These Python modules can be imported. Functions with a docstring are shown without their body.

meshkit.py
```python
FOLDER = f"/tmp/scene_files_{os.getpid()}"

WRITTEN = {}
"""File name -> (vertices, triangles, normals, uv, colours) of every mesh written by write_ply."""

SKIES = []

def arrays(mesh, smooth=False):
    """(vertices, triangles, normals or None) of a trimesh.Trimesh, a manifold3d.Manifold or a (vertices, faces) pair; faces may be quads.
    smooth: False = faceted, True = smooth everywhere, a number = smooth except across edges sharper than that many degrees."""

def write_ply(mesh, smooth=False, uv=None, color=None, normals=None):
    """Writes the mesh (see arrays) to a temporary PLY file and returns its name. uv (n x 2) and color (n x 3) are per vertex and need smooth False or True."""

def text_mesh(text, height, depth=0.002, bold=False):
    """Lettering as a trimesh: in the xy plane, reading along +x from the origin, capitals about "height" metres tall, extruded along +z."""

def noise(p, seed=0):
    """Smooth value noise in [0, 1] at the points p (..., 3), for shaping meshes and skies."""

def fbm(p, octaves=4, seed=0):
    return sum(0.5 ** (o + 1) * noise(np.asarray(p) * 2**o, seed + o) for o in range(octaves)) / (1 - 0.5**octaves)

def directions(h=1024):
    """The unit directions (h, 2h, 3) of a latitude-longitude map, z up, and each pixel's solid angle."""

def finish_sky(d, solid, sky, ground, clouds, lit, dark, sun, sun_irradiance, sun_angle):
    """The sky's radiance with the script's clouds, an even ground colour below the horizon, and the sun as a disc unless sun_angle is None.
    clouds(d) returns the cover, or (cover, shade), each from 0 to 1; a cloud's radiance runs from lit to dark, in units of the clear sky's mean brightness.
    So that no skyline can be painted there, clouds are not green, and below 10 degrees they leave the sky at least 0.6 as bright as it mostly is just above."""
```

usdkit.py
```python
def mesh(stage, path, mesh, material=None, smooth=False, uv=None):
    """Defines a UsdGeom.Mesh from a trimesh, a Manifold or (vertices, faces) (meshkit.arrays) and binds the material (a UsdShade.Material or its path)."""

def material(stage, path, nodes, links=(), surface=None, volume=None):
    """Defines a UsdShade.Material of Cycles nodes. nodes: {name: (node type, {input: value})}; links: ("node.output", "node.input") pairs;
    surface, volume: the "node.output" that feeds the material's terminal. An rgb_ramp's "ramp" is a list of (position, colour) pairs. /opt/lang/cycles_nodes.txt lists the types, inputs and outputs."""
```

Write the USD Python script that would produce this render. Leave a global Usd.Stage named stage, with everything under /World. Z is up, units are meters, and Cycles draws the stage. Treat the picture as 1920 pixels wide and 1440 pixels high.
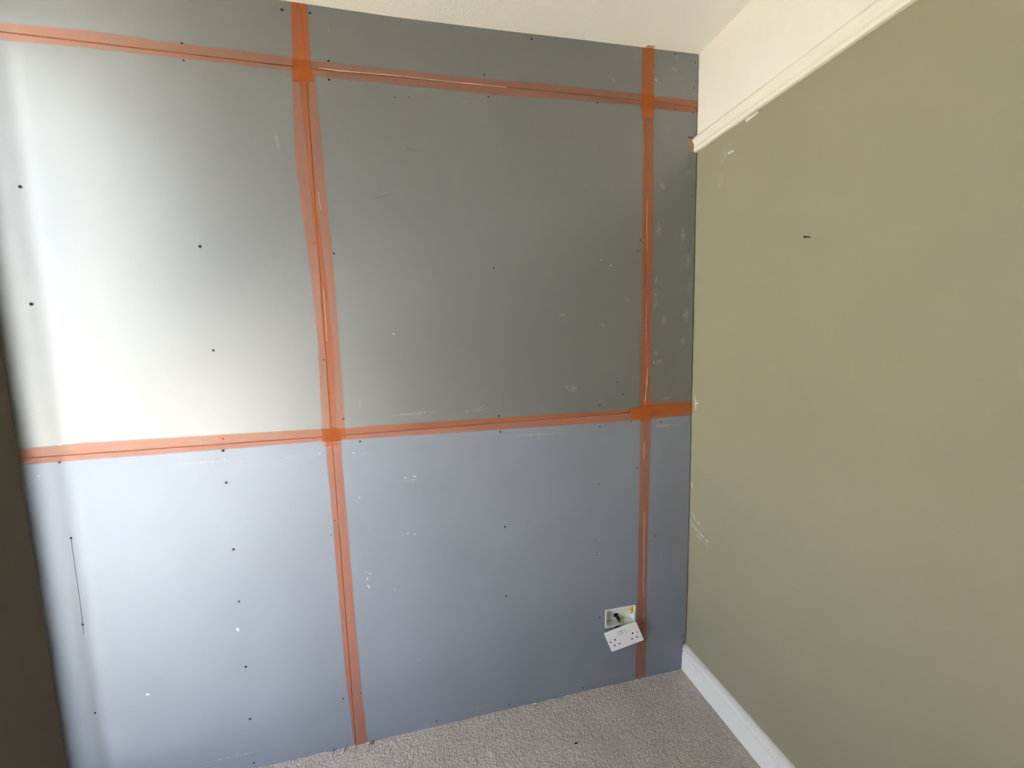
import math
import numpy as np
import trimesh
import manifold3d as m3
import meshkit
import usdkit
from shapely.geometry import Polygon, Point, box as sbox
from pxr import Usd, UsdGeom, UsdLux, UsdShade, Gf, Sdf, Vt

stage = Usd.Stage.CreateInMemory()
UsdGeom.SetStageUpAxis(stage, UsdGeom.Tokens.z)
UsdGeom.SetStageMetersPerUnit(stage, 1.0)
world = UsdGeom.Xform.Define(stage, '/World')
stage.SetDefaultPrim(world.GetPrim())
UsdGeom.Scope.Define(stage, '/World/Looks')

# ------------------------------------------------------------------ camera
# x to the right along the boarded wall (right wall at x = 0), the boarded wall is the plane y = 0, the room lies towards -y.
CAM = (-1.1055, -1.5125, 1.5038)
ROT = np.array([[0.97564691, -0.21756887, -0.02787274],      # camera right
                [-0.04981781, -0.09604073, -0.99412995],     # camera down
                [0.21361481, 0.97130838, -0.10454064]])      # camera forward
cam = UsdGeom.Camera.Define(stage, '/World/camera')
M = np.eye(4)
M[0, :3], M[1, :3], M[2, :3], M[3, :3] = ROT[0], -ROT[1], -ROT[2], CAM
cam.AddTransformOp().Set(Gf.Matrix4d(*M.ravel().tolist()))
cam.CreateHorizontalApertureAttr(36.0)
cam.CreateFocalLengthAttr(36.0 * 771.617 / 1920.0)
cam.CreateClippingRangeAttr(Gf.Vec2f(0.02, 500.0))
cam.CreateExposureAttr(2.55)

# ------------------------------------------------------------------ daylight: open sky through the window, sun on the garden outside
SUN_AZ, SUN_EL = (2.95, 0.6)       # azimuth from +y towards +x, elevation (radians): the sun stands off to the side, so no direct beam enters
sky = UsdLux.DomeLight.Define(stage, '/World/sky')
sky_look = usdkit.material(stage, '/World/Looks/bright_hazy_sky', {
    's': ('sky_texture', {'sky_type': 'multiple_scattering', 'sun_disc': False, 'sun_elevation': SUN_EL, 'sun_rotation': SUN_AZ, 'aerosol_density': 3.0}),
    'w': ('rgb_to_bw', {}), 'g': ('texture_coordinate', {}), 'n': ('noise_texture', {'scale': 2.5, 'detail': 5.0}),
    'r': ('map_range', {'from_min': 0.3, 'from_max': 0.6, 'to_min': 0.30, 'to_max': 0.85, 'clamp': True}),
    'm': ('mix_color', {}), 'x': ('mix', {'mix_type': 'multiply', 'fac': 1.0, 'color2': (1.0, 1.0, 1.0)}), 'b': ('background_shader', {'strength': 0.20})},
    [('s.color', 'w.color'), ('g.generated', 'n.vector'), ('n.fac', 'r.value'), ('r.result', 'm.fac'), ('s.color', 'm.a'), ('w.val', 'm.b'), ('m.result', 'x.color1'), ('x.color', 'b.color')], surface='b.background')
UsdShade.MaterialBindingAPI.Apply(sky.GetPrim()).Bind(sky_look)
sun = UsdLux.DistantLight.Define(stage, '/World/sun')
sun.CreateIntensityAttr(9.5)
sun.CreateAngleAttr(0.6)
sun.CreateNormalizeAttr(True)
sun.CreateColorAttr(Gf.Vec3f(1.0, 0.95, 0.88))
to_sun = np.array([math.sin(SUN_AZ) * math.cos(SUN_EL), math.cos(SUN_AZ) * math.cos(SUN_EL), math.sin(SUN_EL)])
sx = np.cross([0, 0, 1.0], to_sun)
sx /= np.linalg.norm(sx)
S4 = np.eye(4)
S4[0, :3], S4[1, :3], S4[2, :3] = sx, np.cross(to_sun, sx), to_sun
sun.AddTransformOp().Set(Gf.Matrix4d(*S4.ravel().tolist()))

# ------------------------------------------------------------------ helpers
used = {}


def numbered(parent, name):
    k = (str(parent), name)
    n = used.get(k, 0)
    used[k] = n + 1
    return name if n == 0 else f'{name}_{n:03d}'


def path_of(parent):
    return '/World' if parent is None else str(parent.GetPath())


def obj(name, mesh, material, parent=None, smooth=False, uv=None, label=None):
    pp = path_of(parent)
    g = usdkit.mesh(stage, f'{pp}/{numbered(pp, name)}', mesh, material, smooth=smooth, uv=uv)
    if label:
        g.GetPrim().SetCustomDataByKey('label', label)
    return g.GetPrim()


def group_xform(name, loc=(0, 0, 0), parent=None):
    pp = path_of(parent)
    x = UsdGeom.Xform.Define(stage, f'{pp}/{numbered(pp, name)}')
    if any(loc):
        x.AddTranslateOp().Set(Gf.Vec3d(*map(float, loc)))
    return x.GetPrim()


def tag(o, label, cat, group=None, kind=None):
    o.SetCustomDataByKey('label', label)
    o.SetCustomDataByKey('category', cat)
    if group:
        o.SetCustomDataByKey('group', group)
    if kind:
        o.SetCustomDataByKey('kind', kind)
    return o


def structure(o, label=None):
    o.SetCustomDataByKey('kind', 'structure')
    if label:
        o.SetCustomDataByKey('label', label)
    return o


def mat(name, nodes, links, surface):
    return usdkit.material(stage, '/World/Looks/' + name, nodes, links, surface=surface)


def bx(x0, x1, y0, y1, z0, z1):
    m = trimesh.creation.box([abs(x1 - x0), abs(y1 - y0), abs(z1 - z0)])
    m.apply_translation([(x0 + x1) / 2, (y0 + y1) / 2, (z0 + z1) / 2])
    return m


def mbox(x0, x1, y0, y1, z0, z1):
    return m3.Manifold.cube([x1 - x0, y1 - y0, z1 - z0]).translate([x0, y0, z0])


def extrude_xz(poly, y0, y1):
    """A shapely polygon in (x, z), extruded from y0 to y1 (y0 < y1)."""
    m = trimesh.creation.extrude_polygon(poly, y1 - y0, engine='earcut')
    v = m.vertices.copy()
    m.vertices = np.stack([v[:, 0], y1 - v[:, 2], v[:, 1]], 1)
    m.fix_normals()
    return m


def tube(points, r, sides=10):
    p = np.asarray(points, float)
    t = np.gradient(p, axis=0)
    t /= np.linalg.norm(t, axis=1, keepdims=True)
    a = np.cross(t, [0.13, 0.2, 0.97])
    a /= np.linalg.norm(a, axis=1, keepdims=True)
    b = np.cross(t, a)
    ang = np.arange(sides) * 2 * math.pi / sides
    rr = np.broadcast_to(r, (len(p),))
    v = (p[:, None] + rr[:, None, None] * (np.cos(ang)[None, :, None] * a[:, None] + np.sin(ang)[None, :, None] * b[:, None])).reshape(-1, 3)
    f = []
    for i in range(len(p) - 1):
        for j in range(sides):
            k = (j + 1) % sides
            f += [[i * sides + j, i * sides + k, (i + 1) * sides + k], [i * sides + j, (i + 1) * sides + k, (i + 1) * sides + j]]
    n = len(v)
    v = np.vstack([v, p[0], p[-1]])
    for j in range(sides):
        k = (j + 1) % sides
        f += [[n, k, j], [n + 1, (len(p) - 1) * sides + j, (len(p) - 1) * sides + k]]
    m = trimesh.Trimesh(v, f, process=False)
    m.fix_normals()
    return m


def spline(pts, n=24):
    from scipy.interpolate import make_interp_spline
    p = np.asarray(pts, float)
    s = np.r_[0, np.cumsum(np.linalg.norm(np.diff(p, axis=0), axis=1))]
    return make_interp_spline(s, p, k=min(3, len(p) - 1))(np.linspace(0, s[-1], n))


def resample(line, n):
    p = np.asarray(line, float)
    s = np.r_[0, np.cumsum(np.linalg.norm(np.diff(p, axis=0), axis=1))]
    q = np.linspace(0, s[-1], n)
    return np.stack([np.interp(q, s, p[:, 0]), np.interp(q, s, p[:, 1])], 1)


rng = np.random.default_rng(7)

# every measured position on the walls, floor and ceiling, in metres: (x, z) on the boarded wall, (y, z) on the right wall
DATA = {'nodes': {'A_t': (-1.4173,2.5745),'A_u': (-1.4166,2.3862),'A_l': (-1.4212,1.1902),'A_b': (-1.4176,0.0077),'B_t': (-0.2156,2.5793),'B_u': (-0.2187,2.3967),'B_l': (-0.2189,1.1986),'B_b': (-0.2204,0.0101),'L_u': (-2.1991,2.3966),'L_l': (-2.3058,1.1905)},'corner': [(0.0045,2.5836),(0.0047,2.4151),(0.0049,2.2967),(0.0069,2.0953),(0.0029,1.347),(0.0021,1.0042),(-0.0013,0.3755),(-0.0051,0.1474),(-0.0109,0.019)],'tapes': {'UL': ([(-2.1959,2.4216),(-1.998,2.4256),(-1.7583,2.4183),(-1.4764,2.4158),(-1.4315,2.4161)],[(-2.2021,2.373),(-2.0036,2.3767),(-1.7626,2.3748),(-1.4614,2.3705),(-1.4287,2.3707)]),'UM': ([(-1.4258,2.4089),(-1.3881,2.4099),(-1.3079,2.4122),(-0.8429,2.4128),(-0.5436,2.4197),(-0.2456,2.4207),(-0.21,2.4222)],[(-1.4293,2.3628),(-1.3915,2.3635),(-1.3113,2.362),(-0.7822,2.3612),(-0.5444,2.3706),(-0.2454,2.3753),(-0.2096,2.3746)]),'UR': ([(-0.239,2.4195),(-0.1875,2.4186),(-0.11,2.4182),(0.0022,2.4188)],[(-0.2387,2.372),(-0.187,2.3689),(-0.1093,2.3699),(0.0033,2.3698)]),'LL': ([(-2.306,1.2202),(-2.1343,1.2276),(-1.7831,1.224),(-1.4571,1.2203),(-1.3999,1.2208)],[(-2.3058,1.1689),(-2.1409,1.1704),(-1.788,1.1705),(-1.4603,1.1744),(-1.391,1.1707)]),'LM': ([(-1.4521,1.2171),(-1.3704,1.2167),(-1.281,1.2188),(-0.8178,1.2171),(-0.2872,1.2141),(-0.2009,1.2152)],[(-1.4553,1.1721),(-1.3556,1.1717),(-1.2839,1.1717),(-0.8194,1.1678),(-0.2871,1.1634),(-0.2005,1.1618)]),'LR': ([(-0.2872,1.2185),(-0.1864,1.2254),(0.0004,1.2185)],[(-0.2776,1.1671),(-0.1859,1.1652),(0.0014,1.1683)]),'LR2': ([(-0.2372,1.2429),(-0.1865,1.2432),(0.0001,1.2356)],[(-0.2369,1.1821),(-0.186,1.1786),(0.0011,1.1866)]),'AT': ([(-1.4472,2.575),(-1.4538,2.4089),(-1.4575,2.3409)],[(-1.3972,2.5742),(-1.3988,2.415),(-1.3958,2.3471)]),'AM1': ([(-1.4564,2.4055),(-1.4615,2.3294),(-1.471,2.1033),(-1.4534,1.8017),(-1.4441,1.5201),(-1.4523,1.2265),(-1.4545,1.1588)],[(-1.3958,2.4122),(-1.4014,2.3354),(-1.4068,2.1073),(-1.3973,1.8026),(-1.3883,1.5186),(-1.3911,1.222),(-1.3922,1.1536)]),'AM2': ([(-1.4433,2.3629),(-1.4442,2.3311),(-1.4486,2.1047),(-1.4354,1.802),(-1.429,1.5197),(-1.436,1.2253),(-1.4355,1.1838)],[(-1.3879,2.3686),(-1.3886,2.3366),(-1.3824,2.1089),(-1.3739,1.803),(-1.3729,1.5181),(-1.3736,1.2208),(-1.3746,1.1789)]),'AL': ([(-1.4523,1.2152),(-1.4526,1.113),(-1.4522,0.9194),(-1.4475,0.5974),(-1.4427,0.2597),(-1.4362,0.0148)],[(-1.3884,1.2105),(-1.3917,1.1075),(-1.3887,0.9118),(-1.387,0.5871),(-1.3834,0.2465),(-1.3733,0.0096)]),'BT': ([(-0.2377,2.5842),(-0.2393,2.4872),(-0.2432,2.3736),(-0.2407,2.3356)],[(-0.1867,2.5845),(-0.187,2.4926),(-0.1848,2.3787),(-0.1867,2.3401)]),'BM': ([(-0.2356,2.4122),(-0.2354,2.1814),(-0.2356,1.8214),(-0.239,1.3578),(-0.2392,1.16)],[(-0.1874,2.4167),(-0.1853,2.1846),(-0.1844,1.8223),(-0.1911,1.3556),(-0.1883,1.1564)]),'BL': ([(-0.2395,1.2265),(-0.2391,1.1377),(-0.248,0.4169),(-0.2521,0.196),(-0.2591,0.0186)],[(-0.1888,1.2234),(-0.1893,1.1341),(-0.2035,0.4094),(-0.2034,0.1864),(-0.2075,0.0149)])},'screws': [(-2.2047,1.9839,3),(-2.2191,1.6512,3),(-1.7649,1.8261,3),(-1.7578,1.4996,2.5),(-1.4728,2.5487,3),(-1.7569,2.4185,2.5),(-1.7574,2.3709,2),(-2.2082,1.1698,2.5),(-1.76,1.1681,2.5),(-1.7604,1.0587,2.5),(-2.2066,0.9252,2.5),(-2.209,0.6344,2.5),(-1.7587,0.8244,2.5),(-1.759,0.635,2.5),(-1.7584,0.3913,2.5),(-2.211,0.322,2.5),(-1.762,0.1902,2.5),(-1.7647,0.0153,2.5),(-1.7565,1.2075,2),(-1.3913,2.5495,2.5),(-1.3464,2.4144,2.5),(-1.3487,2.3582,2.5),(-1.429,2.0012,1.5),(-1.4307,1.8434,2),(-1.3716,1.8118,2.5),(-1.4284,1.4563,2.5),(-1.3797,1.2487,3),(-1.3294,1.1638,2.5),(-1.4315,0.8854,2),(-1.4475,0.8339,1.5),(-1.4506,0.1966,2),(-1.3861,0.2035,2),(-1.4408,1.1577,1.8),(-0.6666,2.5606,2.3),(-0.8406,2.4251,2.3),(-1.1447,2.324,1.5),(-1.0995,2.3282,1.5),(-0.828,2.3551,2.3),(-0.4193,2.3728,2),(-0.8283,1.7702,2.3),(-0.2294,1.9415,2),(-0.2406,1.8825,2),(-0.2519,1.8416,2),(-0.3389,1.3257,2.3),(-0.3132,1.2768,2),(-0.4154,1.2373,2),(-0.8269,1.2218,2.5),(-0.8237,1.1599,2.5),(-0.4159,1.1507,2),(-0.422,0.9124,2),(-0.2528,0.9654,2),(-0.8165,0.782,2.5),(-0.4329,0.6748,2),(-0.4381,0.6154,1.5),(-0.8209,0.4949,2.3),(-0.422,0.3312,2.3),(-0.8217,0.0213,2),(-1.1144,0.0193,2.3),(-0.5032,0.0254,1.8),(-0.0997,2.5757,2),(-0.0113,2.555,2),(-0.0152,2.462,2),(-0.0978,2.3786,2),(-0.0181,2.3719,1.8),(-0.1862,2.5228,1.8),(-0.0093,2.0598,1.8),(-0.1639,0.657,2),(-0.023,0.1702,2),(-0.1415,1.1509,2),(-0.2668,0.033,1.8),(-0.2776,1.1605,1.8)],'flecks': [(-1.771,0.5345,0.008,0.004,80),(-2.0583,0.354,0.0064,0.0032,20),(-1.1816,1.0164,0.004,0.0024,0),(-1.1473,1.019,0.0048,0.0024,10),(-1.3358,0.6511,0.0032,0.0032,0),(-1.3355,0.6242,0.004,0.0032,0),(-1.3253,0.6702,0.0029,0.0024,0),(-1.3396,0.6786,0.0019,0.0019,0),(-1.3304,0.6171,0.004,0.0032,0),(-1.1937,1.5393,0.0032,0.0024,0),(-0.4076,1.8026,0.0029,0.0024,0),(-0.3676,1.783,0.0032,0.0021,0),(-0.179,2.4745,0.004,0.0024,70),(-1.1705,0.2927,0.0024,0.0016,0),(-2.1989,1.2262,0.0064,0.0032,0),(-0.1782,1.3987,0.0032,0.0032,0),(-1.1833,0.8047,0.0032,0.0019,20),(-1.1586,0.7973,0.0024,0.0019,0),(-0.4428,0.6184,0.0024,0.0019,0),(-0.4238,0.6156,0.0026,0.0019,0),(-0.4282,0.6765,0.0029,0.0019,0),(-1.3441,0.96,0.0024,0.0016,0),(-2.2653,1.1316,0.0024,0.0032,0),(-1.2427,0.5942,0.0019,0.0019,0),(-1.4633,1.133,0.0032,0.0019,0),(-1.3533,1.1253,0.0048,0.0024,5),(-1.7097,1.1272,0.0024,0.0019,0),(-1.7593,1.1409,0.0024,0.0019,0)],'smears': [(-0.154,1.3978,0.0313,-0.0062,-0.0036,-0.0192),(-0.1689,1.4374,0.0145,-0.0005,0.0002,-0.0174),(-0.1339,1.1346,0.0624,-0.0015,0.0006,-0.0091),(-0.118,1.2481,0.0347,-0.0004,0.0006,-0.009),(-0.1718,1.729,0.0067,-0.0021,-0.0079,-0.0197),(-0.1736,1.6724,0.0118,-0.0073,-0.004,-0.0052),(-0.1756,1.6345,0.0112,-0.0037,-0.0095,-0.0238),(-0.1342,1.5702,0.0143,-0.0025,-0.0055,-0.0295),(-0.162,1.9253,0.0141,0.0004,0.0003,-0.0286),(-0.0285,1.8037,0.0147,0.0002,0.0007,-0.038),(-0.0191,1.6976,0.0123,0.0,0.0009,-0.0472),(-0.0326,2.1439,0.0105,-0.0045,-0.0116,-0.0181),(-0.0547,1.9078,0.0121,0.0003,0.0006,-0.0332),(-0.0344,1.5902,0.0173,-0.0002,0.0007,-0.039),(-0.0473,1.4816,0.0149,-0.0004,0.0004,-0.0219),(-0.1497,2.0874,0.0187,0.0009,0.0002,-0.02),(-0.5273,1.3119,0.0219,0.0025,0.0029,-0.0168),(-0.5493,1.3172,0.0132,-0.0007,-0.0002,-0.0126),(-0.5668,1.5975,0.0215,0.0015,0.0003,-0.004),(-0.4023,1.5539,0.0172,-0.0137,-0.0044,-0.0047),(-0.2996,1.6521,0.0141,-0.0108,-0.0044,-0.0047),(-0.8978,1.259,0.0297,0.0118,0.0016,-0.0038),(-0.9083,1.2475,0.0279,0.0031,0.0004,-0.003),(-0.9482,1.2461,0.0039,-0.0009,-0.0034,-0.0156),(-1.3209,1.2988,0.0027,-0.0002,-0.0014,-0.0227),(-1.3231,1.1207,0.0397,0.001,0.0001,-0.0039),(-1.4811,1.1251,0.024,0.0016,0.0002,-0.0038),(-1.5657,1.127,0.0201,0.0005,0.0,-0.0028),(-1.8145,1.1351,0.0939,-0.0029,-0.0003,-0.0054),(-1.3823,1.8029,0.0025,0.0002,-0.0013,-0.0699),(-1.5169,2.157,0.0047,0.0013,0.0044,-0.0345),(-1.3399,2.5085,0.0048,0.0006,-0.0003,-0.0048),(-1.4634,2.3451,0.0311,0.0004,-0.0003,-0.0016),(-0.9148,2.3298,0.0184,0.0002,-0.0003,-0.0026),(-0.1,2.5206,0.0184,0.0019,0.0002,-0.0114),(-0.3549,2.4568,0.0162,-0.0034,-0.0022,-0.0054),(-0.0892,2.5636,0.0115,0.0013,0.0001,-0.0076),(-0.942,0.0428,0.064,-0.0004,0.0009,-0.006),(-1.1539,0.013,0.0121,-0.0006,0.0012,-0.0117),(-0.4581,0.1878,0.0097,-0.002,-0.0001,-0.0146),(-0.135,0.5689,0.0103,-0.0015,0.0001,-0.0097),(-0.3479,0.0532,0.0347,-0.0014,0.0009,-0.0051),(-1.8227,0.0588,0.1527,-0.0008,0.0003,-0.0042),(-1.4434,1.4113,0.0068,0.0001,-0.0012,-0.0549),(-0.2611,0.5634,0.005,-0.0007,0.0004,-0.1202),(-1.3813,1.3156,0.0052,-0.0003,-0.0025,-0.0374),(-1.1632,1.0065,0.0475,0.0022,0.0005,-0.006),(-0.6938,1.1395,0.1305,-0.0012,0.0003,-0.0063),(-1.1316,1.2521,0.1145,0.0029,0.0002,-0.0059),(-1.9328,1.2408,0.1202,0.0007,-0.0002,-0.0052)],'pencil': [[(-2.2066,0.9252),(-2.2073,0.835),(-2.2073,0.7363),(-2.209,0.6344),(-2.2101,0.5995)],[(-2.3079,1.4915),(-2.3002,1.4928)],[(-2.2033,1.1304),(-2.2071,1.028),(-2.2066,0.9252)],[(-1.1204,2.1651),(-1.0977,2.1597),(-1.0674,2.1618)],[(-1.2289,1.9985),(-1.1992,2.0033),(-1.1708,2.0116)]],'rw_scuff': [[(-0.0039,0.7094),(-0.026,0.688),(-0.0678,0.6789),(-0.1208,0.6652)],[(-0.0136,0.7495),(-0.039,0.7247),(-0.0869,0.711)],[(-0.0065,0.8773),(-0.0141,0.8564)],[(-0.0171,1.248),(-0.0254,1.1975)],[(-0.0246,1.2221),(-0.038,1.2285)],[(-0.1683,2.1488),(-0.1943,2.1467)],[(-0.0481,0.1576),(-0.0835,0.1552)]],'rw_smear': [(-0.1467,2.1543,-0.0268,-0.0145,0.0092,-0.0363),(-0.1784,2.1589,-0.013,-0.0072,0.0063,-0.0258),(-0.1333,2.0666,-0.0167,-0.0071,0.0036,-0.0363),(-0.0683,0.6604,-0.0331,-0.0069,0.0093,-0.0111),(-0.0258,0.6951,-0.02,-0.0044,0.0122,-0.014),(-0.1115,0.6537,-0.0114,-0.0024,0.0066,-0.0082),(-0.0212,1.2216,-0.0102,0.0015,-0.0006,-0.0224)],'chip': [(-0.2478,2.2211),(-0.2546,2.2261),(-0.2708,2.223),(-0.2866,2.2233),(-0.302,2.2236),(-0.3044,2.2174),(-0.2869,2.2166),(-0.2689,2.2139),(-0.2528,2.2135)],'nail': (-0.5083,1.7755),'nail2': [(-0.0549,1.2199),(-0.1345,1.1895),(-0.391,2.1563),(-0.2057,2.3733)],'crumbs': [(-0.6125,-0.2048,0.006),(-1.4531,-0.0071,0.007),(-1.4477,0.0063,0.005),(-1.3579,0.0143,0.008),(-1.3705,0.0042,0.006),(-1.4956,-0.0007,0.005),(-1.1178,-0.01,0.004),(-1.0604,-0.0198,0.004)],'box': [(-0.4012,0.3611),(-0.2566,0.361),(-0.2575,0.2814),(-0.3955,0.2766)],'bits': {'notch_rail': [(-0.0364,2.2797),(0.0076,2.2829),(-0.0353,2.224),(0.0088,2.227)],'notch_skirt': [(-0.0183,0.132),(0.0034,0.1277),(-0.0133,0.0038)],'rail_end': [(-0.0184,2.2711),(-0.0019,2.2802),(-0.0104,2.2297),(0.0016,2.2265)],'ceil_seam': [(-1.0224,-0.0819,2.577),(-1.0173,-0.0085,2.577),(-0.4881,-0.1805,2.577),(-0.4797,-0.009,2.577)]}}

W = 2.308            # width of the boarded wall
H = 2.577            # room height
DEPTH = 3.3          # from the boarded wall to the wall behind the camera


def floor_z(x):
    return np.interp(x, [-2.6, -1.55, -1.236, -0.856, -0.5, 0.0, 0.3], [-0.014, -0.004, -0.003, 0.003, 0.007, 0.011, 0.011])


def ceil_z(x):
    return np.interp(x, [-2.6, -1.45, -1.133, -0.775, -0.501, -0.246, 0.0, 0.3], [2.577, 2.575, 2.5715, 2.575, 2.58, 2.583, 2.586, 2.587])


def wall_x(z):
    return np.interp(z, [-0.1, 0.02, 0.15, 0.375, 1.0, 1.35, 2.1, 2.7], [-0.0115, -0.0105, -0.005, -0.0013, 0.0021, 0.003, 0.0055, 0.0050])


# ------------------------------------------------------------------ materials
def plain(name, color, rough=0.6, spec=0.5, bump=None, var=None):
    nodes = {'p': ('principled_bsdf', {'base_color': color, 'roughness': rough, 'specular_ior_level': spec})}
    links = []
    nodes['g'] = ('geometry', {})
    if bump:
        scale, strength, dist = bump
        nodes['bn'] = ('noise_texture', {'scale': scale, 'detail': 3.0})
        nodes['b'] = ('bump', {'strength': strength, 'distance': dist})
        links += [('g.position', 'bn.vector'), ('bn.fac', 'b.height'), ('b.normal', 'p.normal')]
    if var:
        scale, amount = var
        c = np.array(color)
        nodes['vn'] = ('noise_texture', {'scale': scale, 'detail': 4.0})
        nodes['vr'] = ('rgb_ramp', {'ramp': [(0.3, tuple(c * (1 - amount))), (0.7, tuple(np.minimum(c * (1 + amount), 1)))]})
        links += [('g.position', 'vn.vector'), ('vn.fac', 'vr.fac'), ('vr.color', 'p.base_color')]
    return mat(name, nodes, links, 'p.BSDF')


def board_material(name, c, sheen_level, tint=(1.0, 1.0, 1.0)):
    return mat(name, {
        'g': ('geometry', {}),
        'n1': ('noise_texture', {'scale': 2.2, 'detail': 3.0}),
        'r1': ('rgb_ramp', {'ramp': [(0.3, tuple(np.array(c) * 0.94)), (0.7, tuple(np.array(c) * 1.05))]}),
        'n2': ('noise_texture', {'scale': 420.0, 'detail': 2.0}),
        'bb': ('bump', {'strength': 0.05, 'distance': 0.0006}),
        'p': ('principled_bsdf', {'roughness': 0.51, 'specular_ior_level': sheen_level, 'ior': 2.1, 'specular_tint': tint}),
    }, [('g.position', 'n1.vector'), ('n1.fac', 'r1.fac'), ('r1.color', 'p.base_color'),
        ('g.position', 'n2.vector'), ('n2.fac', 'bb.height'), ('bb.normal', 'p.normal')], 'p.BSDF')


m_board = board_material('plasterboard_paper', (0.127,0.133,0.140), 0.54)
m_board_blue = board_material('plasterboard_paper_bluish', (0.222,0.245,0.300), 0.24, (0.90, 0.96, 1.0))
m_shade = plain('olive_paint_with_shade', (0.068,0.056,0.039), 0.7, 0.2, bump=(260.0, 0.06, 0.0015))  # olive wall paint darkened: the shade is put into its colour
m_core = plain('gypsum_core', (0.50, 0.47, 0.42), 0.9, 0.2)
m_khaki = plain('olive_paint', (0.288,0.270,0.188), 0.55, 0.35, bump=(260.0, 0.06, 0.0015), var=(1.6, 0.035))
m_cream = plain('cream_paint', (0.80, 0.775, 0.715), 0.7, 0.3, bump=(120.0, 0.05, 0.001))
m_gloss = plain('white_gloss', (0.80, 0.80, 0.775), 0.3, 0.5, bump=(60.0, 0.04, 0.001))
m_rail = plain('cream_gloss', (0.76, 0.74, 0.645), 0.35, 0.5, bump=(60.0, 0.05, 0.001))
m_brick = plain('old_wall', (0.075, 0.05, 0.035), 0.9, 0.1, var=(20.0, 0.3))
m_wood = plain('bare_timber', (0.33, 0.25, 0.165), 0.8, 0.2, var=(60.0, 0.25))
m_screw = plain('phosphate_screw', (0.012, 0.011, 0.011), 0.6, 0.3)
m_paper = plain('torn_paper', (0.62, 0.60, 0.55), 0.9, 0.2)
m_fleck = plain('plaster_white', (0.66, 0.65, 0.62), 0.9, 0.2)
m_crease = plain('tape_crease', (0.72, 0.52, 0.36), 0.8, 0.2)
m_pencil = plain('pencil', (0.06, 0.06, 0.06), 0.6, 0.3)
m_faint = plain('faint_scuff', (0.085, 0.085, 0.08), 0.6, 0.3)
m_white = plain('white_plastic', (0.80, 0.785, 0.82), 0.22, 0.5)
m_boxp = plain('box_plastic', (0.80, 0.80, 0.76), 0.35, 0.4)
m_black = plain('black_rubber_and_shade', (0.006, 0.006, 0.006), 0.6, 0.3)  # cable rubber, also the painted shade in holes and recesses
m_grey = plain('cream_sleeve', (0.52, 0.42, 0.24), 0.5, 0.4)
m_brown = plain('brown_core', (0.07, 0.022, 0.01), 0.4, 0.5)
m_blue = plain('blue_core', (0.02, 0.04, 0.11), 0.4, 0.5)
m_yellow = plain('yellow_foam', (0.75, 0.50, 0.015), 0.8, 0.2, bump=(200.0, 0.5, 0.003), var=(120.0, 0.35))
m_brass = plain('brass', (0.55, 0.38, 0.15), 0.35, 0.5)
m_upvc = plain('white_upvc', (0.82, 0.82, 0.82), 0.3, 0.5)
m_blind = mat('blind_fabric', {'d': ('diffuse_bsdf', {'color': (0.42, 0.40, 0.36)}), 't': ('translucent_bsdf', {'color': (0.27, 0.265, 0.25)}), 'm': ('add_closure', {})},
              [('d.BSDF', 'm.closure1'), ('t.BSDF', 'm.closure2')], 'm.closure')
m_blocker = plain('blocker_brick', (0.09, 0.06, 0.045), 0.9, 0.1, var=(3.0, 0.2))
m_bounce = plain('bounce_paving', (0.62,0.61,0.60), 0.9, 0.1, var=(1.5, 0.1))
m_lawn = plain('garden_ground', (0.20,0.18,0.12), 0.9, 0.1, var=(0.7, 0.25))
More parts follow.
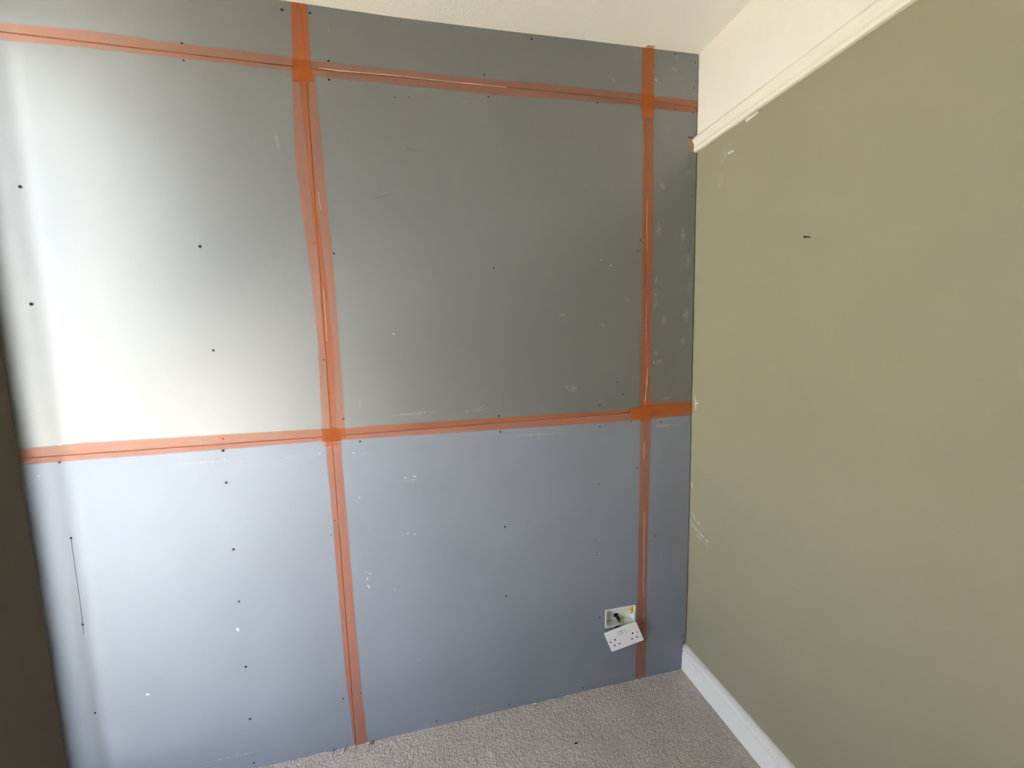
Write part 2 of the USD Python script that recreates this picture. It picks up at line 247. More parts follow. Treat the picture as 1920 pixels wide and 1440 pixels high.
m_glass = mat('window_glass', {
    't': ('transparent_bsdf', {'color': (0.97, 0.98, 0.975)}), 'gl': ('glossy_bsdf', {'roughness': 0.0}), 'f': ('layer_weight', {'blend': 0.5}),
    'w': ('math', {'math_type': 'power', 'value2': 5.0}), 'k': ('math', {'math_type': 'multiply_add', 'value2': 0.95, 'value3': 0.04}), 'm': ('mix_closure', {})},
    [('f.facing', 'w.value1'), ('w.value', 'k.value1'), ('k.value', 'm.fac'), ('t.BSDF', 'm.closure1'), ('gl.BSDF', 'm.closure2')], 'm.closure')
m_greenyellow = mat('earth_sleeve', {
    'g': ('geometry', {}), 'w': ('wave_texture', {'scale': 90.0, 'bands_direction': 'diagonal'}),
    'r': ('rgb_ramp', {'ramp': [(0.45, (0.62, 0.52, 0.06)), (0.55, (0.10, 0.24, 0.04))]}), 'p': ('principled_bsdf', {'roughness': 0.4})},
    [('g.position', 'w.vector'), ('w.fac', 'r.fac'), ('r.color', 'p.base_color')], 'p.BSDF')


def tape_material(name, color, cover):
    """Orange glass-fibre joint tape: an open weave, so part of what lies behind shows; the strands run lengthwise."""
    return mat(name, {
        'uv': ('texture_coordinate', {}),
        'mp': ('mapping', {'scale': (9.0, 5.0, 1.0)}),
        'n': ('noise_texture', {'scale': 1.0, 'detail': 3.0, 'roughness': 0.6}),
        'mp2': ('mapping', {'scale': (40.0, 300.0, 1.0)}),
        'n2': ('noise_texture', {'scale': 1.0, 'detail': 1.0}),
        'k': ('mix_float', {'fac': 0.35}),
        'r': ('map_range', {'from_min': 0.3, 'from_max': 0.7, 'to_min': cover - 0.13, 'to_max': cover + 0.13, 'clamp': True}),
        'sx': ('separate_xyz', {}),
        'e1': ('math', {'math_type': 'subtract', 'value2': 0.5}),
        'e2': ('math', {'math_type': 'absolute'}),
        'e3': ('map_range', {'from_min': 0.5, 'from_max': 0.40, 'to_min': 0.25, 'to_max': 1.0, 'clamp': True}),
        'c': ('math', {'math_type': 'multiply'}),
        't': ('transparent_bsdf', {'color': (1, 1, 1)}),
        'p': ('principled_bsdf', {'base_color': color, 'roughness': 0.6, 'specular_ior_level': 0.2}),
        'm': ('mix_closure', {})},
        [('uv.UV', 'mp.vector'), ('mp.vector', 'n.vector'), ('uv.UV', 'mp2.vector'), ('mp2.vector', 'n2.vector'),
         ('n.fac', 'k.a'), ('n2.fac', 'k.b'), ('k.result', 'r.value'),
         ('uv.UV', 'sx.vector'), ('sx.x', 'e1.value1'), ('e1.value', 'e2.value1'), ('e2.value', 'e3.value'),
         ('r.result', 'c.value1'), ('e3.result', 'c.value2'), ('c.value', 'm.fac'),
         ('t.BSDF', 'm.closure1'), ('p.BSDF', 'm.closure2')], 'm.closure')


m_tape = tape_material('orange_scrim', (0.54,0.14,0.026), 0.44)
m_tape_dense = tape_material('orange_scrim_dense', (0.54,0.14,0.026), 0.44 + 0.16)
m_tape_pale = tape_material('orange_scrim_open', (0.54,0.14,0.026), 0.44 - 0.12)
m_smear = mat('plaster_dust', {
    'uv': ('texture_coordinate', {}), 'g': ('geometry', {}),
    'l': ('vector_math', {'math_type': 'length'}),
    'e': ('map_range', {'from_min': 1.0, 'from_max': 0.1, 'to_min': 0.0, 'to_max': 1.0, 'clamp': True}),
    'n': ('noise_texture', {'scale': 90.0, 'detail': 5.0, 'roughness': 0.7}),
    'nr': ('map_range', {'from_min': 0.42, 'from_max': 0.68, 'to_min': 0.0, 'to_max': 0.36, 'clamp': True}),
    'c': ('math', {'math_type': 'multiply'}),
    't': ('transparent_bsdf', {'color': (1, 1, 1)}),
    'd': ('diffuse_bsdf', {'color': (0.72, 0.71, 0.68)}), 'm': ('mix_closure', {})},
    [('uv.UV', 'l.vector1'), ('l.value', 'e.value'), ('g.position', 'n.vector'), ('n.fac', 'nr.value'),
     ('e.result', 'c.value1'), ('nr.result', 'c.value2'), ('c.value', 'm.fac'), ('t.BSDF', 'm.closure1'), ('d.BSDF', 'm.closure2')], 'm.closure')
m_carpet = mat('twist_carpet', {
    'g': ('geometry', {}),
    'n': ('noise_texture', {'scale': 260.0, 'detail': 3.0, 'roughness': 0.65}),
    'r': ('rgb_ramp', {'ramp': [(0.30, tuple(np.array((0.55,0.49,0.445)) * 0.62)), (0.5, (0.55,0.49,0.445)), (0.72, tuple(np.array((0.55,0.49,0.445)) * 1.45))]}),
    'n2': ('noise_texture', {'scale': 5.0, 'detail': 3.0}),
    'r2': ('rgb_ramp', {'ramp': [(0.3, (0.92, 0.92, 0.92)), (0.7, (1.06, 1.06, 1.06))]}),
    'x': ('mix', {'mix_type': 'multiply', 'fac': 1.0}),
    'n3': ('noise_texture', {'scale': 330.0, 'detail': 2.0}), 'b': ('bump', {'strength': 0.6, 'distance': 0.004}),
    'p': ('principled_bsdf', {'roughness': 0.95, 'specular_ior_level': 0.1})},
    [('g.position', 'n.vector'), ('n.fac', 'r.fac'), ('g.position', 'n2.vector'), ('n2.fac', 'r2.fac'), ('r.color', 'x.color1'), ('r2.color', 'x.color2'), ('x.color', 'p.base_color'),
     ('g.position', 'n3.vector'), ('n3.fac', 'b.height'), ('b.normal', 'p.normal')], 'p.BSDF')
m_ceiling = mat('ceiling_paper', {
    'g': ('geometry', {}),
    'v': ('noise_texture', {'scale': 130.0, 'detail': 3.0, 'roughness': 0.6}), 'sx': ('separate_xyz', {}),
    'k': ('map_range', {'from_min': -0.70, 'from_max': -0.95, 'to_min': 0.12, 'to_max': 1.0, 'clamp': True}), 'h': ('math', {'math_type': 'multiply'}),
    'b': ('bump', {'strength': 0.55, 'distance': 0.004}),
    'p': ('principled_bsdf', {'base_color': (0.86, 0.83, 0.765), 'roughness': 0.8, 'specular_ior_level': 0.2})},
    [('g.position', 'v.vector'), ('g.position', 'sx.vector'), ('sx.x', 'k.value'), ('v.fac', 'h.value1'), ('k.result', 'h.value2'), ('h.value', 'b.height'), ('b.normal', 'p.normal')], 'p.BSDF')

# ------------------------------------------------------------------ room shell
# floor: carpet with a real pile in the part the photograph looks at, plain slab behind the camera
nx, ny = 680, 340
gx, gy = np.meshgrid(np.linspace(-2.0, 0.04, nx), np.linspace(-1.0, 0.02, ny), indexing='ij')
pile = 0.0042 * (meshkit.noise(np.stack([gx * 255, gy * 255, gx * 0], -1), 3) - 0.5) + 0.0020 * (meshkit.noise(np.stack([gx * 90, gy * 90, gx * 0], -1), 5) - 0.5)
gz = floor_z(gx) + pile
v = np.stack([gx, gy, gz], -1).reshape(-1, 3)
i, j = np.meshgrid(np.arange(nx - 1), np.arange(ny - 1), indexing='ij')
q = np.stack([i * ny + j, (i + 1) * ny + j, (i + 1) * ny + j + 1, i * ny + j + 1], -1).reshape(-1, 4)
far = trimesh.util.concatenate([bx(-W - 0.04, 0.22, -DEPTH - 0.2, -0.995, -0.1, -0.001), bx(-W - 0.04, -1.99, -1.0, 0.02, -0.1, -0.011), bx(-2.0, 0.05, -1.0, 0.02, -0.1, -0.016)])
fv, ff = np.vstack([v, far.vertices]), np.vstack([q[:, [0, 1, 2]], q[:, [0, 2, 3]], far.faces + len(v)])
structure(obj('floor', (fv, ff), m_carpet), 'taupe twist-pile carpet covering the floor')

# ceiling, following the slight sag of the old plaster
xs = np.array([-W - 0.3, -1.45, -1.133, -0.775, -0.501, -0.246, 0.0, 0.25])
prof = Polygon([(x, float(ceil_z(x))) for x in xs] + [(0.25, 2.72), (-W - 0.3, 2.72)])
ceiling = structure(obj('ceiling', extrude_xz(prof, -DEPTH - 0.2, 0.12), m_ceiling), 'cream papered ceiling, stippled towards the left')
for x in (-1.02, -0.484):
    z = float(ceil_z(x))
    seam = trimesh.util.concatenate([bx(x - 0.0012, x + 0.0012, -DEPTH, -0.004, z - 0.0009, z + 0.001)])
    obj('paper_seam', seam, m_cream, ceiling)

# right wall: olive below the picture rail, cream above it
wall_right = structure(group_xform('wall_right'), 'right-hand wall, olive green below the picture rail and cream above')


def right_sheet(z0, z1, n, y0=-DEPTH, y1=0.10):
    zz = np.linspace(z0, z1, n)
    pts = [(float(wall_x(z)), z) for z in zz] + [(0.2, z1), (0.2, z0)]
    return extrude_xz(Polygon(pts), y0, y1)


obj('olive_painted_area', right_sheet(-0.1, 2.255, 24), m_khaki, wall_right, label='olive green painted lower area')
obj('cream_painted_area', right_sheet(2.255, 2.72, 8), m_cream, wall_right, label='cream painted strip above the picture rail')

# wall behind the camera and the window wall
structure(obj('wall_rear', bx(-W - 0.3, 0.2, -DEPTH - 0.2, -DEPTH, -0.1, 2.72), m_khaki), 'plain olive wall behind the camera')
WY0, WY1, WZ0, WZ1, WT = -2.05, -0.05, 0.06, 2.54, 0.05
shell = mbox(-W - WT, -W, -DEPTH - 0.2, 0.12, -0.1, 2.72) - mbox(-W - WT - 1, -W + 1, WY0, WY1, WZ0, WZ1)
wall_left = structure(group_xform('wall_left'), 'left-hand wall with the glazed doors; only its dark edge shows')
obj('window_wall', shell, m_khaki, wall_left)
# added return, splayed to let light past; shade is put into its olive colour
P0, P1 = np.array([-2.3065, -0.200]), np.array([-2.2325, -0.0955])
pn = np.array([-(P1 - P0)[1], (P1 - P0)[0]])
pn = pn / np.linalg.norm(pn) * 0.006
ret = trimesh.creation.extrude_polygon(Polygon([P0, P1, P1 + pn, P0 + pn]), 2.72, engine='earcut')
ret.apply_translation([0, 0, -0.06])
obj('added_shaded_return', ret, m_shade, wall_left, label='added upright edge at the left of the room, shade in its olive colour')

# window in the left wall, out of the frame: the room's daylight
win = structure(group_xform('window_1'), 'white framed glazed patio doors in the left wall')
fx0, fx1 = -W - WT + 0.005, -W - 0.006
fr = mbox(fx0, fx1, WY0, WY1, WZ0, WZ1)
edges = [WY0] + list((-0.80,)) + [WY1]
for a, b in zip(edges[:-1], edges[1:]):
    fr = fr - mbox(fx0 - 1, fx1 + 1, a + 0.03, b - 0.03, WZ0 + 0.04, WZ1 - 0.05)
obj('window_frame', fr, m_upvc, win)
for a, b in zip(edges[:-1], edges[1:]):
    obj('pane', bx(fx0 + 0.025, fx0 + 0.029, a + 0.04, b - 0.04, WZ0 + 0.045, WZ1 - 0.045), m_glass, win)
obj('added_blind', bx(-W + 0.012, -W + 0.0135, -2.09, -0.79, 1.40, 2.54), m_blind, win)  # unseen blind, added to hold back light at the far pane
obj('threshold', bx(-W - WT + 0.005, -W + 0.006, WY0, WY1, WZ0 - 0.02, WZ0 + 0.006), m_upvc, win)
structure(obj('ground', bx(-60, 40, -50, 50, -0.6, -0.35), m_lawn), 'garden lawn outside the glazed doors')
structure(obj('ground_added_reflector', bx(-7.0, -W - WT - 0.001, -16, -1.8, -0.4, -0.10), m_bounce), 'unseen pale slab added to bounce light in through the glazed doors')  # made-up terrace, throws sunlight up to the ceiling
structure(obj('wall_added_blocker', bx(-5.5, -5.2, -3.3, 9, -0.5, 1.6), m_blocker), 'unseen dark wall added to block light, facing the glazed doors')  # made-up wall outside, keeps light off the upper right wall

# ------------------------------------------------------------------ the boarded wall
wall_back = structure(group_xform('wall_back'), 'far wall newly lined with grey plasterboard sheets, joints taped orange')
obj('old_masonry', mbox(-W - 0.05, 0.1, 0.014, 0.12, -0.1, 2.70) - mbox(-0.41, -0.245, 0, 0.07, 0.265, 0.37), m_brick, wall_back)
N = DATA['nodes']
ux, uz = 0.0045, 0.0
A_t, A_u, A_l, A_b = (N[k] for k in ('A_t', 'A_u', 'A_l', 'A_b'))
B_t, B_u, B_l, B_b = (N[k] for k in ('B_t', 'B_u', 'B_l', 'B_b'))
LZ_u, LZ_l, RZ_u, RZ_l = 2.398, 1.1903, 2.3935, 1.203
XL = -W - 0.01
grid = [  # rows floor, lower joint, upper joint, ceiling; columns left, first joint, second joint, right
    [(XL, -0.05), (A_b[0], -0.05), (B_b[0], -0.05), (None, -0.05)],
    [(XL, LZ_l), A_l, B_l, (None, RZ_l)],
    [(XL, LZ_u), A_u, B_u, (None, RZ_u)],
    [(XL, 2.65), (A_t[0], 2.65), (B_t[0], 2.65), (None, 2.65)]]
GAP = 0.0018


def corner_x(z):
    return float(wall_x(z)) - 0.0045


notch_rail = sbox(-0.0368, 2.2235, 0.05, 2.2815)
notch_skirt = sbox(-0.0215, -0.1, 0.05, 0.095).union(sbox(-0.0195, 0.09, 0.05, 0.104)).union(Point(-0.0105, 0.1265).buffer(0.0135)).buffer(0.0015)
DEPTH_TAPER, TAPER = 0.0013, 0.055
boards = []
for r in range(3):
    for c in range(3):
        a, b = grid[r][c], grid[r][c + 1]
        d, e = grid[r + 1][c], grid[r + 1][c + 1]
        right = c == 2
        g = GAP
        pts = [(a[0] + g, a[1] + g)]
        if right:
            zs = np.linspace(a[1] + g, d[1] - g, 12)
            zb = [(corner_x(z), float(z)) for z in zs]
            zb[0] = (zb[0][0], b[1] + g)
            zb[-1] = (zb[-1][0], e[1] - g)
            pts += zb
        else:
            pts += [(b[0] - g, b[1] + g), (e[0] - g, e[1] - g)]
        pts += [(d[0] + g, d[1] - g)]
        poly = Polygon(pts)
        if right and r == 1:
            poly = poly.difference(notch_rail)
        if right and r == 0:
            poly = poly.difference(notch_skirt)
        if c == 1 and r == 0:
            q = DATA['box']
            hole = Polygon([(q[0][0] + 0.004, q[0][1] - 0.004), (q[1][0] - 0.004, q[1][1] - 0.004), (q[2][0] - 0.004, q[2][1] + 0.004), (q[3][0] + 0.004, q[3][1] + 0.004)])
            poly = poly.difference(hole)
        tm = extrude_xz(poly, 0.0, 0.0125)
        man = m3.Manifold(m3.Mesh(np.asarray(tm.vertices, np.float32), np.asarray(tm.faces, np.uint32)))
        x0, x1 = a[0] - 0.01, (0.05 if right else b[0] + 0.01)

        def taper(z_edge, z_in):
            t = DEPTH_TAPER
            s = 1 if z_edge > z_in else -1
            P = [(x, y, z) for x in (x0, x1) for y, z in ((-0.001, z_edge + s * 0.004), (t, z_edge + s * 0.004), (t, z_edge), (-0.0001, z_in), (-0.001, z_in))]
            return m3.Manifold.hull_points(P)
        if r == 0:
            man = man - taper(d[1], d[1] - TAPER) - taper(0.0, TAPER)
        if r == 1:
            man = man - taper(d[1], d[1] - TAPER) - taper(a[1], a[1] + TAPER)
        boards.append((poly, man))
holes = [[] for _ in boards]
for x, z, s in DATA['screws']:
    for k, (poly, _) in enumerate(boards):
        if poly.buffer(GAP * 1.5).contains(Point(x, z)):
            holes[k].append((x, z, s))
            break
names = ['lower left', 'lower middle', 'lower right', 'middle left', 'middle centre', 'middle right', 'upper left', 'upper middle', 'upper right']


def screw_mesh(x, z, s):
    r = 0.0018 * s * 0.78
    y = 0.0016
    n = 10
    ang = np.arange(n) * 2 * math.pi / n
    ring = lambda rad, yy: [(x + rad * math.cos(t), yy, z + rad * math.sin(t)) for t in ang]
    v = ring(r, y) + ring(r * 0.55, y - 0.0002) + ring(r * 0.35, y + 0.0008) + [(x, y + 0.0014, z)] + ring(r * 0.45, 0.012)
    f = []
    for a in range(n):
        b = (a + 1) % n
        for o in (0, n):
            f += [[o + a, o + n + b, o + b], [o + a, o + n + a, o + n + b]]
        f += [[2 * n + a, 3 * n, 2 * n + b], [a, b, 3 * n + 1 + b], [a, 3 * n + 1 + b, 3 * n + 1 + a]]
    m = trimesh.Trimesh(v, f, process=False)
    m.fix_normals()
    return m


def ring_mesh(x, z, r0, r1, proud=0.0005, n=14, wob=0.25):
    ang = np.arange(n) * 2 * math.pi / n
    k0, k1 = 1 + wob * (rng.random(n) - 0.5) * 0.3, 1 + wob * (rng.random(n) - 0.3)
    loops = [(r0 * k0, 0.0), (0.6 * r0 * k0 + 0.4 * r1 * k1, -proud), (r1 * k1, 0.0003)]
    v = [(x + R[i] * math.cos(ang[i]), y, z + R[i] * math.sin(ang[i])) for R, y in loops for i in range(n)]
    f = []
    for o in (0, n):
        for a in range(n):
            b = (a + 1) % n
            f += [[o + a, o + b, o + n + b], [o + a, o + n + b, o + n + a]]
    return trimesh.Trimesh(v, f, process=False)


for k, (poly, man) in enumerate(boards):
    for x, z, s in holes[k]:
        man = man - m3.Manifold.cylinder(0.03, 0.0018 * s * 0.82, 0.0018 * s * 0.82, 12).rotate([90, 0, 0]).translate([x, 0.02, z])
    b = obj('plasterboard', man, m_board_blue if k < 3 else m_board, wall_back, label=f'{names[k]} grey plasterboard sheet')
    for i, (x, z, s) in enumerate(holes[k]):
        obj('screw', screw_mesh(x, z, s), m_screw, b)
        if (i % 4 == 1) or (s, ) == (3,) and i % 2 == 0:
            obj('torn_paper', ring_mesh(x, z, 0.0018 * s * 0.82, 0.0018 * s * 1.25), m_board, b)

obj('batten', bx(-0.034, -0.005, 0.006, 0.0139, 2.2245, 2.2805) , m_wood, wall_back, label='bare timber seen in the cut-out at the picture rail')

# plaster flecks, dust smears, pencil marks on the boards (kept as small real deposits)
for x, z, a, b, ang in DATA['flecks']:
    m = trimesh.creation.icosphere(1, 1.0)
    m.apply_scale([a, 0.0009, b])
    m.apply_transform(trimesh.transformations.rotation_matrix(math.radians(ang), [0, 1, 0]))
    m.vertices *= 1 + 0.15 * (rng.random((len(m.vertices), 1)) - 0.5)
    m.apply_translation([x, -0.0002, z])
    obj('plaster_fleck', m, m_fleck, wall_back, smooth=True)


def patch(o, u, v, axes, depth):
    """A thin elliptical deposit: centre o, half axes u and v in the wall's plane."""
    n, rings = 24, 4
    P, UV = [(o[0], o[1])], [(0.0, 0.0)]
    for k in range(1, rings + 1):
        for i in range(n):
            t = 2 * math.pi * i / n
            c, s = math.cos(t) * k / rings, math.sin(t) * k / rings
            P.append((o[0] + u[0] * c + v[0] * s, o[1] + u[1] * c + v[1] * s))
            UV.append((c, s))
    f = [[0, 1 + i, 1 + (i + 1) % n] for i in range(n)]
    for k in range(rings - 1):
        for i in range(n):
            a, b = 1 + k * n + i, 1 + k * n + (i + 1) % n
            f += [[a, a + n, b + n], [a, b + n, b]]
    V = [(p[0], depth, p[1]) for p in P] if axes == 'xz' else [(float(wall_x(p[1])) + depth, p[0], p[1]) for p in P]
    return (np.array(V), np.array(f)), np.array(UV)


for ox, oz, a, b, c, d in DATA['smears']:
    m, uv = patch((ox, oz), (a, b), (c, d), 'xz', -0.00015)
    obj('dust_smear', m, m_smear, wall_back, uv=uv)
for k, line in enumerate(DATA['pencil']):
    if k == 2:
        continue
    p = resample(line, 12)
    faint = k > 1
    obj('pencil_line', tube([(x, -0.0001, z) for x, z in p], 0.00045 if faint else 0.00055, 6), m_faint if faint else m_pencil, wall_back)
for oy, oz, a, b, c, d in DATA['rw_smear']:
    m, uv = patch((oy, oz), (a, b), (c, d), 'yz', -0.0002)
    obj('dust_smear', m, m_smear, wall_right, uv=uv)
for line in DATA['rw_scuff']:
    p = resample(line, 26)
    bits = []
    for y, z in p:
        if rng.random() < 0.35:
            continue
        m = trimesh.creation.icosphere(1, 1.0)
        m.apply_scale([0.0006, 0.0012 + 0.0028 * rng.random(), 0.0010 + 0.0018 * rng.random()])
        m.apply_transform(trimesh.transformations.rotation_matrix(0.5 + rng.random(), [1, 0, 0]))
        zz = z + 0.002 * (rng.random() - 0.5)
        m.apply_translation([float(wall_x(zz)), y + 0.003 * (rng.random() - 0.5), zz])
        bits.append(m)
    obj('scuff', trimesh.util.concatenate(bits), m_fleck, wall_right)
chip = Polygon(DATA['chip']).buffer(0.0)
cm = trimesh.creation.extrude_polygon(chip, 0.0012, engine='earcut')
cv = cm.vertices
cm.vertices = np.stack([np.asarray(wall_x(cv[:, 1])) - cv[:, 2] + 0.0003, cv[:, 0], cv[:, 1]], 1)
cm.fix_normals()
obj('bare_plaster_chip', cm, m_fleck, wall_right, label='chip of bare white plaster just under the picture rail')

# ------------------------------------------------------------------ picture rail and skirting
def along_y(profile, y0, y1, steps=1):
    """profile: (depth from the right wall, z)."""
    m = trimesh.creation.extrude_polygon(Polygon(profile), y1 - y0, engine='earcut')
    v = m.vertices.copy()
    m.vertices = np.stack([np.asarray(wall_x(v[:, 1])) - v[:, 0], y0 + v[:, 2], v[:, 1]], 1)
    m.fix_normals()
    return m


rail_prof = [(-0.002, 2.2265), (0.008, 2.2265), (0.0115, 2.2285), (0.013, 2.233), (0.0135, 2.2385), (0.0125, 2.2425), (0.0115, 2.2445), (0.0112, 2.2500), (0.0122, 2.2555), (0.0145, 2.2605),
             (0.0175, 2.2640), (0.0195, 2.2680), (0.0200, 2.2725), (0.0190, 2.2770), (0.0165, 2.2800), (0.0125, 2.2812), (-0.002, 2.2812)]
structure(obj('trim_1', along_y(rail_prof, -DEPTH, 0.010), m_rail, smooth=35), 'cream moulded picture rail along the right wall')
skirt_prof = [(-0.002, -0.04), (0.0180, -0.04), (0.0180, 0.0905), (0.0172, 0.0930), (0.0150, 0.0945), (0.0146, 0.0985), (0.0158, 0.1005), (0.0172, 0.1035), (0.0172, 0.1085), (0.0160, 0.1145), (0.0135, 0.1200), (0.0100, 0.1245), (0.0060, 0.1275), (-0.002, 0.1290)]
structure(obj('baseboard_right', along_y(skirt_prof, -DEPTH, 0.008), m_gloss, smooth=28), 'white gloss moulded skirting board along the right wall')

# ------------------------------------------------------------------ joint tape
def tape_mesh(left, right, y, th=0.00028, step=0.02, wob=0.0007):
    L = max(np.linalg.norm(np.diff(np.array(left), axis=0), axis=1).sum(), 0.02)
    n = max(4, int(L / step))
    a, b = resample(left, n), resample(right, n)
    a = a + wob * (rng.random((n, 2)) - 0.5)
    b = b + wob * (rng.random((n, 2)) - 0.5)
    cols = [0, 0, 0.5, 1, 1]
    deps = [y + th, y, y - 0.0001, y, y + th]
    V, UV = [], []
    for i in range(n):
        for c, d in zip(cols, deps):
            p = a[i] * (1 - c) + b[i] * c
            V.append((p[0], d, p[1]))
            UV.append((c, L * i / (n - 1)))
    f = []
    for i in range(n - 1):
        for k in range(4):
            p, q = i * 5 + k, (i + 1) * 5 + k
            f += [[p, p + 1, q + 1], [p, q + 1, q]]
    return (np.array(V), np.array(f)), np.array(UV)


def width_fix(edge_keep, edge_other, w):
    """The other edge of a tape of width w that keeps one measured edge."""
    n = 12
    a, b = resample(edge_keep, n), resample(edge_other, n)
    d = b - a
    return [tuple(x) for x in a], [tuple(x) for x in a + d / np.linalg.norm(d, axis=1, keepdims=True) * w]


T = DATA['tapes']
TW = 0.0505
am1 = width_fix(T['AM1'][0], T['AM1'][1], TW)
am2 = width_fix(T['AM2'][1], T['AM2'][0], TW)
al = width_fix(T['AL'][1], T['AL'][0], 0.053)
al = tuple(e + [(e[-1][0] + 0.001, -0.012)] for e in al)
TAPES = [
    ('UL', T['UL'], 1, m_tape_pale, 'long pale orange mesh tape along the upper joint, left of the first vertical joint'),
    ('UM', T['UM'], 1, m_tape_pale, 'orange mesh tape along the upper joint between the two vertical joints'),
    ('UR', T['UR'], 1, m_tape, 'short orange mesh tape on the upper joint, ending in the right-hand corner'),
    ('LL', T['LL'], 1, m_tape, 'bright salmon mesh tape along the lower joint, reaching the dark left wall'),
    ('LM', T['LM'], 1, m_tape, 'orange mesh tape along the lower joint between the two vertical joints'),
    ('LR', T['LR'], 3, m_tape_dense, 'short dark red-orange tape ending in the right-hand corner on the lower joint'),
    ('LR2', T['LR2'], 2, m_tape_pale, 'paler short tape half covered by the red-orange one at the lower right corner'),
    ('AT', T['AT'], 2, m_tape_dense, 'short orange tape from ceiling to upper joint on the first vertical joint'),
    ('AM1', am1, 3, m_tape_pale, 'tall orange tape on the first vertical joint, left one of the overlapping pair'),
    ('AM2', am2, 4, m_tape_pale, 'tall orange tape on the first vertical joint, right one of the overlapping pair'),
    ('AL', al, 2, m_tape, 'orange tape from the lower joint to the carpet on the first vertical joint'),
    ('BT', T['BT'], 3, m_tape_dense, 'short brick-orange tape from ceiling to upper joint near the right-hand corner'),
    ('BM', T['BM'], 2, m_tape, 'tall orange tape near the right-hand corner, between upper and lower joints'),
    ('BL', T['BL'], 2, m_tape, 'brown-orange tape running down behind the hanging socket to the carpet'),
]
tape_prims = {}
for key, (l, r), layer, m, label in TAPES:
    mm, uv = tape_mesh(l, r, -0.0003 * layer - 0.0001)
    t = group_xform('joint_tape')
    obj('strip', mm, m, t, uv=uv)
    tag(t, label, 'tape')
    tape_prims[key] = t
# the tape's end folded onto the ceiling, and raised creases where the joint's paper edge pushes through
z0 = float(ceil_z(-0.205))
fold, fuv = tape_mesh([(-0.2250, 0.0), (-0.2255, 0.02)], [(-0.1905, 0.0), (-0.1910, 0.02)], 0.0)
fv = fold[0]
fold = (np.stack([fv[:, 0], -fv[:, 2] * 0.8, z0 - 0.0006 + fv[:, 1]], 1), fold[1])
obj('folded_end', fold, m_tape, tape_prims['BT'], uv=fuv)
for key, px, r in [('UM', [(-1.3785, 2.3887), (-1.3096, 2.3872), (-1.1427, 2.3906), (-0.9489, 2.3901), (-0.7621, 2.3912)], 0.0011), ('BM', [(-0.2069, 1.3781), (-0.21, 1.3018), (-0.2158, 1.2692), (-0.2167, 1.2317)], 0.0011), ('BM', [(-0.2139, 2.0344), (-0.2143, 1.9238), (-0.2126, 1.8423)], 0.0007), ('BM', [(-0.2136, 1.6558), (-0.2148, 1.4863)], 0.0006), ('BL', [(-0.2193, 1.0689), (-0.2213, 1.0012)], 0.0012), ('BL', [(-0.2174, 0.7702), (-0.219, 0.6289), (-0.2188, 0.3826)], 0.0009), ('BL', [(-0.2171, 0.3184), (-0.2169, 0.2763)], 0.0009), ('LL', [(-2.2957, 1.1763), (-2.2783, 1.178), (-2.267, 1.1836)], 0.001), ('AM2', [(-1.4042, 2.0074), (-1.405, 1.9737), (-1.4002, 1.9485)], 0.0007), ('AM2', [(-1.412, 1.6888), (-1.4123, 1.5643), (-1.4138, 1.5193)], 0.0007)]:
    p = resample(px, 20)
    obj('crease', tube([(x, -0.0012, z) for x, z in p], r * (0.6 + 0.8 * rng.random(20)), 6), m_crease, tape_prims[key])

# ------------------------------------------------------------------ dry-lining box, cable and hanging double socket
q = np.array(DATA['box'])
bx0, bx1, bz0, bz1 = (q[0, 0] + q[3, 0]) / 2, (q[1, 0] + q[2, 0]) / 2, (q[2, 1] + q[3, 1]) / 2, (q[0, 1] + q[1, 1]) / 2
bc = ((bx0 + bx1) / 2, (bz0 + bz1) / 2)


def round_rect(w, h, r, cx=0, cz=0):
    return sbox(cx - w / 2 + r, cz - h / 2 + r, cx + w / 2 - r, cz + h / 2 - r).buffer(r, quad_segs=5)


bw, bh = bx1 - bx0, bz1 - bz0
KX, KZ = -0.004, -0.017
sb = group_xform('socket_box', (bc[0], 0, bc[1]))
outer = round_rect(bw, bh, 0.004)
inner = round_rect(bw - 0.013, bh - 0.013, 0.003)
knock = round_rect(0.020, 0.018, 0.003, KX, KZ)
obj('flange', extrude_xz(outer.difference(inner), -0.0016, 0.001), m_boxp, sb)
shell_wall = round_rect(bw - 0.011, bh - 0.011, 0.0035).difference(inner)
obj('box_wall', extrude_xz(shell_wall, 0.0, 0.034), m_boxp, sb)
obj('box_back', extrude_xz(round_rect(bw - 0.011, bh - 0.011, 0.0035).difference(knock), 0.033, 0.0345), m_boxp, sb)
obj('knockout', extrude_xz(knock.buffer(0.001), 0.0365, 0.038), m_black, sb, label='black plate painting the shade in the knockout hole')  # black plate behind the opening stands in for its shade
yl = trimesh.creation.icosphere(2, 1.0)
yl.vertices += 0.35 * (rng.random(yl.vertices.shape) - 0.5)
yl.apply_scale([0.0055, 0.010, 0.019])
yl.apply_translation([bw / 2 - 0.0125, 0.014, bh / 2 - 0.027])
obj('foam_bead', yl, m_yellow, sb, smooth=True, label='yellow foam squeezed through the corner')
tag(sb, 'white plastic back box set in the plasterboard, open, above the hanging socket', 'socket box')

